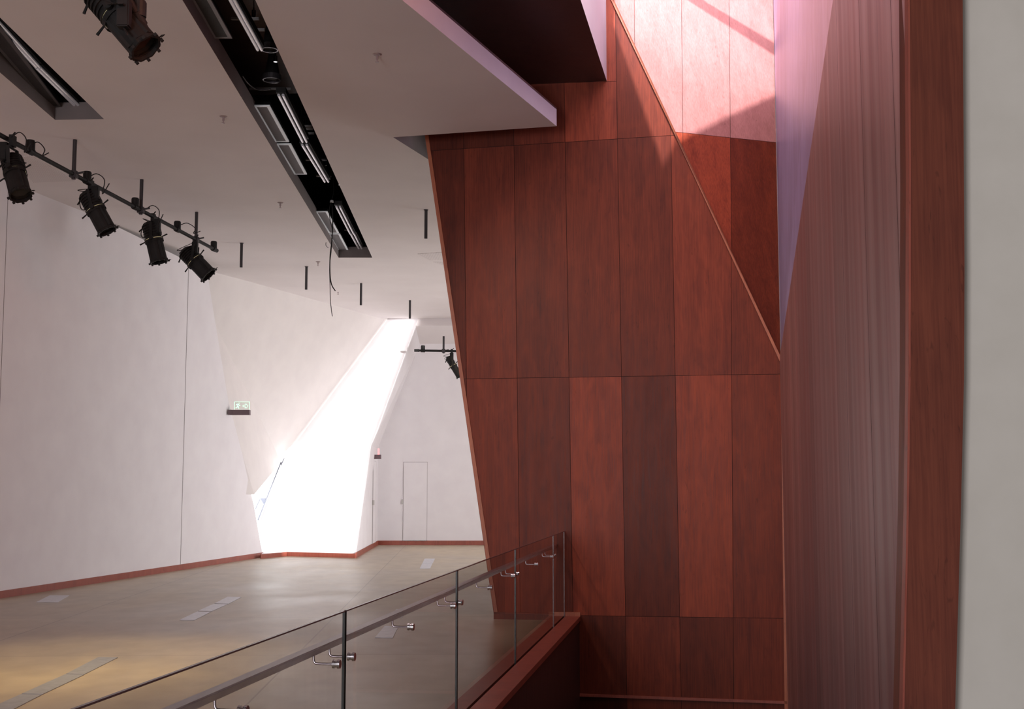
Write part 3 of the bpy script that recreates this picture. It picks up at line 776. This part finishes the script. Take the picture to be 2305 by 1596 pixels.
# ================= LIGHTING BARS AND THEATRE LAMPS =================
ZP = 5.2
def socket(bm, c, up=True):
    cyl(bm, c+V((0,0,.0)), c+V((0,0,.10)), .05, n=16); cyl(bm, c+V((0,0,.10)), c+V((0,0,.112)), .043, n=16)
def lighting_bar(label, a, b, rodpx, sockpx, zp, zceil, loops):
    t = thing('lighting_bar', label, 'lighting bar', (a+b)/2, 'black lighting bars')
    bm = bmesh.new(); cyl(bm, a, b, .026, n=16); 
    d = (b-a).normalized(); cyl(bm, b, b+d*.12, .032, n=16); link('pipe', bm, M['blackmetal'], t, smooth=False)
    for px in rodpx:
        k = (px-pxa(a))/(pxa(b)-pxa(a)) if False else None
        p = on_line(a, b, px)
        bm = bmesh.new(); cyl(bm, p-V((0,0,.06)), V((p.x,p.y,zceil)), .024, n=14)
        box(bm, p, V((.04,0,0)), V((0,.045,0)), V((0,0,.04))); box(bm, p+V((.08,0,.02)), V((.04,0,.008)), V((0,.01,0)), V((0,0,.01)))
        link('hanger', bm, M['darkmetal'], t)
    for px in sockpx:
        p = on_line(a, b, px); bm = bmesh.new()
        socket(bm, p+V((0,0,.01))); cyl(bm, p-d*.05, p+d*.05, .04, n=14)
        link('socket', bm, M['blackmetal'], t)
    for px, w, dn in loops:
        p = on_line(a, b, px); bm = bmesh.new()
        tube(bm, [p+V((0,-.03,.05)), p+V((w*.5,-.03,.1)), p+V((w,-.03,.02)), p+V((w*.9,-.03,dn)), p+V((w*1.3,-.03,-.02))], .006, 6)
        link('cable', bm, M['blackmetal'], t)
    return t
def on_line(a, b, px):
    lo, hi = -1.0, 2.0
    f = lambda k: (lambda p: W/2 + F*p.x/(p.y*CP+(p.z-EYE)*SP))(a+(b-a)*k) - px
    s = f(lo)
    for _ in range(50):
        mid = (lo+hi)/2
        if (f(mid) > 0) == (s > 0): lo = mid
        else: hi = mid
    return a+(b-a)*lo
pa, pb = PZ(0,304,ZP), PZ(482,561,ZP)
pa = pa - (pb-pa)*.25
lighting_bar('long black lighting bar hung below the ceiling along the left wall', pa, pb, (166,317,441), (68,196,304,399,481), ZP, ZC, [(30,.15,-.12),(70,.16,-.05),(200,.2,-.15),(330,.18,-.18),(402,.25,-.05)])
pipe1 = (pa, pb)

def spotlamp(label, rear, front, Y, wpx, pipe_pt, tilt=0.0, boxside=1, cone=None):
    R_, F_ = PY(rear[0],rear[1],Y+tilt), PY(front[0],front[1],Y-tilt)
    t = thing('theatre_lamp', label, 'stage lamp', pipe_pt, 'black theatre lamps clamped to lighting bars')
    D = wpx*Y/F; ax = (F_-R_); Ln = ax.length; ax.normalize()
    view = V((0,1,0)); sd = ax.cross(view).normalized(); dp = sd.cross(ax).normalized()
    at = lambda k: R_+ax*(Ln*k)
    rb = D*.455
    bm = bmesh.new()
    cyl(bm, at(0), at(.06), rb*.55, rb*.85, n=20); cyl(bm, at(.06), at(.40), rb*.9, rb*.95, n=20)
    for k in range(5): cyl(bm, at(.08+.06*k), at(.10+.06*k), rb*1.06, n=20)
    box(bm, at(.2)+sd*rb*.55, ax*Ln*.10, sd*rb*.45, dp*rb*.5)
    link('lamp_housing', bm, M['blackmetal'], t)
    bm = bmesh.new(); cyl(bm, at(.405), at(.435), rb*1.02, n=24); link('reflector_band', bm, M['brass'], t)
    bm = bmesh.new(); cyl(bm, at(.40), at(.42), rb*1.1, n=24)
    cyl(bm, at(.435), at(.93), rb*.98, rb*1.0, n=24, cap=False)
    for a in range(4):
        o_ = (sd*math.cos(a*math.pi/2+.78)+dp*math.sin(a*math.pi/2+.78))*rb*.98
        box(bm, at(.68)+o_, ax*Ln*.24, sd*rb*.1, dp*rb*.1)
    cyl(bm, at(.435), at(.5), rb*1.1, n=24, cap=False)
    link('barrel', bm, M['blackmetal'], t)
    bm = bmesh.new(); h = D*.5
    cyl(bm, at(.93), at(.985), h*1.0, n=8, cap=False); cyl(bm, at(.93), at(.985), h*.9, n=16, cap=False)
    for kk in (.93, .985):
        for a in range(8):
            c0_, c1_ = 2*math.pi*a/8, 2*math.pi*(a+1)/8
            e = lambda g_, q: at(kk)+(sd*math.cos(g_)+dp*math.sin(g_))*q
            face(bm, [e(c0_,h*1.02), e(c1_,h*1.02), e(c1_,h*.88), e(c0_,h*.88)])
    for a in range(8):
        g_ = a*math.pi/4+.3; o_ = (sd*math.cos(g_)+dp*math.sin(g_))*h*1.03
        box(bm, at(.985)+o_, ax*Ln*.018, sd*h*.09, dp*h*.09)
    box(bm, at(.985)+sd*h*1.15, ax*Ln*.01+sd*h*.08, sd*h*.1, dp*h*.04)
    fixn(bm); link('gel_frame', bm, M['blackmetal'], t)
    bm = bmesh.new(); cyl(bm, at(.90), at(.915), rb*.97, n=24); link('lens', bm, M['lens'], t)
    # shutter handles and locking knobs
    for ha, hb_ in ((at(.43)-sd*rb*.9, at(.47)-sd*rb*1.75), (at(.41)+sd*rb*.9, at(.38)+sd*rb*1.7), (at(.05)-sd*rb*.5, at(.16)-sd*rb*1.5)):
        bm = bmesh.new(); cyl(bm, ha, hb_, .007, .011, n=8); link('handle', bm, M['blackmetal'], t)
    # yoke
    piv = at(.42); bm = bmesh.new(); top = pipe_pt - V((0,0,.07))
    for sgn in (-1,1):
        p = piv + dp*sgn*rb*1.25; q = top + V((0,1,0))*sgn*rb*1.1 - V((0,0,.03))
        u = (q-p); box(bm, (p+q)/2, u/2, V((.018,0,0)), V((0,.004,0))); cyl(bm, p-dp*sgn*.02, p+dp*sgn*.02, .03, n=12)
    box(bm, top-V((0,0,.03)), V((0,rb*1.15,0)), V((.018,0,0)), V((0,0,.004)))
    link('yoke', bm, M['blackmetal'], t)
    bm = bmesh.new()
    box(bm, pipe_pt-V((0,0,.02)), V((.022,0,0)), V((0,.05,0)), V((0,0,.06))); cyl(bm, pipe_pt-V((0,0,.1)), pipe_pt-V((0,0,.06)), .012, n=8)
    cyl(bm, pipe_pt+V((0,-.05,.01)), pipe_pt+V((.05,-.06,.06)), .008, n=8); link('hook_clamp', bm, M['blackmetal'], t)
    bm = bmesh.new()
    bc = pipe_pt+V((boxside*.07, -.04, -.14)); box(bm, bc, V((.042,0,0)), V((0,.04,0)), V((0,0,.095))); fixn(bm)
    bmesh.ops.bevel(bm, geom=bm.edges[:], offset=.008, segments=2, affect='EDGES'); link('power_box', bm, M['blackmetal'], t)
    bm = bmesh.new()
    tube(bm, [bc-V((0,0,.09)), bc+V((.03,-.02,-.14)), at(.3)+sd*rb*1.3*(-boxside), at(.1)-ax*.05-sd*.09, at(.0)], .006, 6)
    tube(bm, [bc+V((0,0,.09)), bc+V((-.06,-.03,.06)), at(-.12)-sd*.08, at(.0)], .005, 6)
    link('cable', bm, M['blackmetal'], t)
    return t
on = lambda px: on_line(pipe1[0], pipe1[1], px)
p = on(18);  spotlamp('leftmost black theatre lamp on the long bar, its glass lens showing', (24,352),(47,442), p.y, 52, p+V((.05,0,0)), .10, -1)
p = on(205); spotlamp('black theatre lamp on the long bar with a gleaming band, second from the left', (194,432),(243,523), p.y, 46, p, 0, 1)
p = on(345); spotlamp('nearly upright black theatre lamp, third from the left on the long bar', (337,500),(359,592), p.y, 42, p, 0, 1)
p = on(441); spotlamp('black theatre lamp nearest the tip of the long bar, tilted right', (414,562),(471,621), p.y, 42, p, 0, 0)
Yb = 7.9
p = PY(268,-75,Yb); a = PY(200,-170,Yb-.4); b = PY(308,34,Yb)
lighting_bar('short end of a black lighting bar at the top edge, above the large lamp', a, b, (), (312,), p.z, ZC, [])
spotlamp('large close black theatre lamp hanging at the top left edge', (212,-25),(331,112), Yb+.05, 82, on_line(a,b,285)+V((0,0,0)), 0.03, 0)
# far bar
Yf = PZ(998,757,zl).y
Yf = min(Yf, YB-.9)
a, b = PY(944,789,Yf), PY(1075,791,Yf)
zroof = PY(998,757,Yf).z
lighting_bar('short distant lighting bar under the low ceiling by the back wall', b, a, (998.5,), (952,), a.z, zroof, [])
spotlamp('distant black theatre lamp half hidden by the wood wall edge', (1008,803),(1036,849), Yf, 17, PY(1017,790,Yf), 0, 0)

# ================= SIGNS =================
Ys = PP(515,928,wallL).y - .1
t = thing('exit_sign', 'glass exit sign with green running figure and arrow on a wall bracket', 'exit sign', PY(545,928,Ys))
bm = bmesh.new(); prism(bm, [PY(x,y,Ys) for x,y in [(523,922.5),(561.5,922.5),(561.5,934),(523,934)]], V((0,.12,0))); fixn(bm); link('lamp_box', bm, M['signbox'], t)
bm = bmesh.new(); prism(bm, [PY(x,y,Ys-.01) for x,y in [(513.5,922.3),(523,922.5),(523,934),(513.5,933.6)]], V((0,.14,0))); fixn(bm); link('wall_bracket', bm, M['signbox'], t)
bm = bmesh.new(); face(bm, [PY(x,y,Ys+.05) for x,y in [(527.5,904.5),(562,904.5),(562,922),(527.5,922)]]); pn = link('glass_plate', bm, M['signglass'], t)
bm = bmesh.new()
def stroke(p0, p1, w=1.0):
    a, b = V(p0), V(p1); d = (b-a); n = V((-d.y,d.x)).normalized()*w/2
    prism(bm, [PY(*(q),Ys+.045) for q in ((a+n),(b+n),(b-n),(a-n))], V((0,.004,0)))
for s_ in [((527.5,904.5),(562,904.5)),((527.8,904.5),(527.8,922)),((561.7,904.5),(561.7,922))]: stroke(*s_, .9)
# arrow outline
ar = [(547,912.2),(552.5,912.2),(551.2,909.6),(554.3,909.4),(558.3,913.8),(554.8,918.2),(551.2,918.2),(553,915.6),(547,915.4)]
for i in range(len(ar)): stroke(ar[i], ar[(i+1)%len(ar)], .7)
# running figure
for s_ in [((537.8,907),(538.8,908.2)),((536.5,909.5),(534.5,913.5)),((536.5,909.5),(533,909.8)),((533,909.8),(531.3,912)),((537,910.2),(538.5,912.6)),((538.5,912.6),(540.8,912.6)),((534.5,913.5),(537,916)),((537,916),(537.5,920)),((534.5,913.8),(533.5,917.4)),((533.5,917.4),(530,918.2))]: stroke(*s_, 1.3)
fixn(bm); sub('pictogram', bm, M['green'], pn, t)
Yr = PP(850,1028,RT).y if True else 28
Yr = s_b.y-1.2
t = thing('warning_lamp_sign', 'small red-glowing wall sign on a dark box above the flush side door', 'wall sign', PY(850,1028,Yr))
bm = bmesh.new(); prism(bm, [PY(x,y,Yr) for x,y in [(842,1023.5),(857,1023.5),(857,1033),(842,1033)]], V((0,.12,0))); fixn(bm); link('lamp_box', bm, M['signbox'], t)
bm = bmesh.new(); prism(bm, [PY(x,y,Yr+.03) for x,y in [(850.2,1009.5),(853.8,1009.5),(853.8,1023.5),(850.2,1023.5)]], V((0,.02,0))); fixn(bm); link('glass_plate', bm, M['red'], t)

# ================= LIGHTS =================
def area(name, loc, tgt, sx, sy, power, col, spread=180):
    l = bpy.data.lights.new(name, 'AREA'); l.shape = 'RECTANGLE'; l.size = sx; l.size_y = sy; l.energy = power; l.color = col; l.spread = math.radians(spread)
    o = bpy.data.objects.new(name, l); COL.objects.link(o); o.location = loc
    o.rotation_euler = (V(tgt)-V(loc)).to_track_quat('-Z','Y').to_euler(); return o
def spot(name, loc, tgt, power, col, ang, blend=.5, rad=.1):
    l = bpy.data.lights.new(name, 'SPOT'); l.energy = power; l.color = col; l.spot_size = math.radians(ang); l.spot_blend = blend; l.shadow_soft_size = rad
    o = bpy.data.objects.new(name, l); COL.objects.link(o); o.location = loc
    o.rotation_euler = (V(tgt)-V(loc)).to_track_quat('-Z','Y').to_euler(); return o
# daylight: window hidden behind the end of the left wall, and an added beam through the hole in the unseen hall wall
area('bay_daylight', (-5.75,25.0,1.5), (-3.6,26.6,1.8), .5, 1.8, 50, (.97,.98,1))
spot('bay_beam_added', LB, tuple(PP(720,1000,BW)), 80000, (1,.985,.98), 26, .1, .08)
# unseen area lamps behind the wood wall, added to fill the hall
area('hall_side_fill', (5.4,23.0,2.0), (-4.6,25.6,1.6), 4, 2.6, 110, (.965,.945,.985), 95)
area('hall_side_fill_wide', (5.4,22.5,2.4), (-4,24,1.8), 4.5, 3, 245, (.97,.95,.98))
area('back_room_light', (4,27.5,3.2), (-1,29.9,2), 2.5, 2.5, 55, (1,.93,.95))
# skylight over the stair well
area('skylight', (2.0,10.6,8.3), (2.2,13.6,5.2), 3.4, 2.6, 270, (1,.76,.76))
spot('fold_fill_spot', (1.7,10.8,8.3), tuple(PP(1560,-40,W2)), 1500, (.96,.86,1), 50, .9, .5)  # extra spot added to brighten the upper folded wall
tgt = PP(1640,20,W2)
spot('sun_shaft', tgt+SUNDIR*22, tgt, 78000, (1,.93,.97), 14, .2, .2)
# added fill behind the camera, and a salmon fill imitating stair wall bounce
area('near_hall_fill', (-4.2,-6,2.1), (-2.8,8,3.0), 2.6, 3, 760, (.96,.91,.96))
area('stair_bounce_fill', (2.2,5.2,5.9), (-2.2,7.5,5.9), 3.5, 1.2, 190, (1,.36,.22), 110)
spot('stage_wash', (-2.56,9.4,5.4), (2.1,14,2.1), 420, (1,.78,.66), 62, 1, .12)
# warm pools on the floor
wp = PZ(230,1490,0)
spot('warm_pool', (wp.x,wp.y,5.3), tuple(wp), 640, (1,.74,.34), 48, 1, .3)
wp = PZ(40,1560,0)
spot('warm_pool_near', (wp.x,wp.y+.3,5.3), tuple(wp), 400, (1,.72,.28), 48, 1, .3)
wp = PZ(1010,1237,0)
spot('warm_pool_far', (wp.x,wp.y,4.6), tuple(wp), 180, (1,.78,.42), 50, 1, .3)
w = bpy.data.worlds.new('world'); sc.world = w; w.use_nodes = True
w.node_tree.nodes['Background'].inputs[0].default_value = (.80,.74,.76,1); w.node_tree.nodes['Background'].inputs[1].default_value = .25

cam = bpy.data.cameras.new('camera'); co = bpy.data.objects.new('camera', cam); COL.objects.link(co)
cam.sensor_fit = 'HORIZONTAL'; cam.sensor_width = 36; cam.lens = 36*F/W; cam.clip_end = 200; cam.clip_start = .05
co.location = EYEP; co.rotation_euler = (math.pi/2+PITCH, 0, 0); sc.camera = co
for o in bpy.data.objects:
    if '_o' in o.keys(): del o['_o']
sc.view_settings.view_transform = 'Standard'; sc.view_settings.look = 'None'; sc.view_settings.exposure = 0; sc.view_settings.gamma = 1
sc.cycles.use_denoising = True
sc.cycles.max_bounces = 10; sc.cycles.diffuse_bounces = 6; sc.cycles.transparent_max_bounces = 16
sc.cycles.sample_clamp_indirect = 8
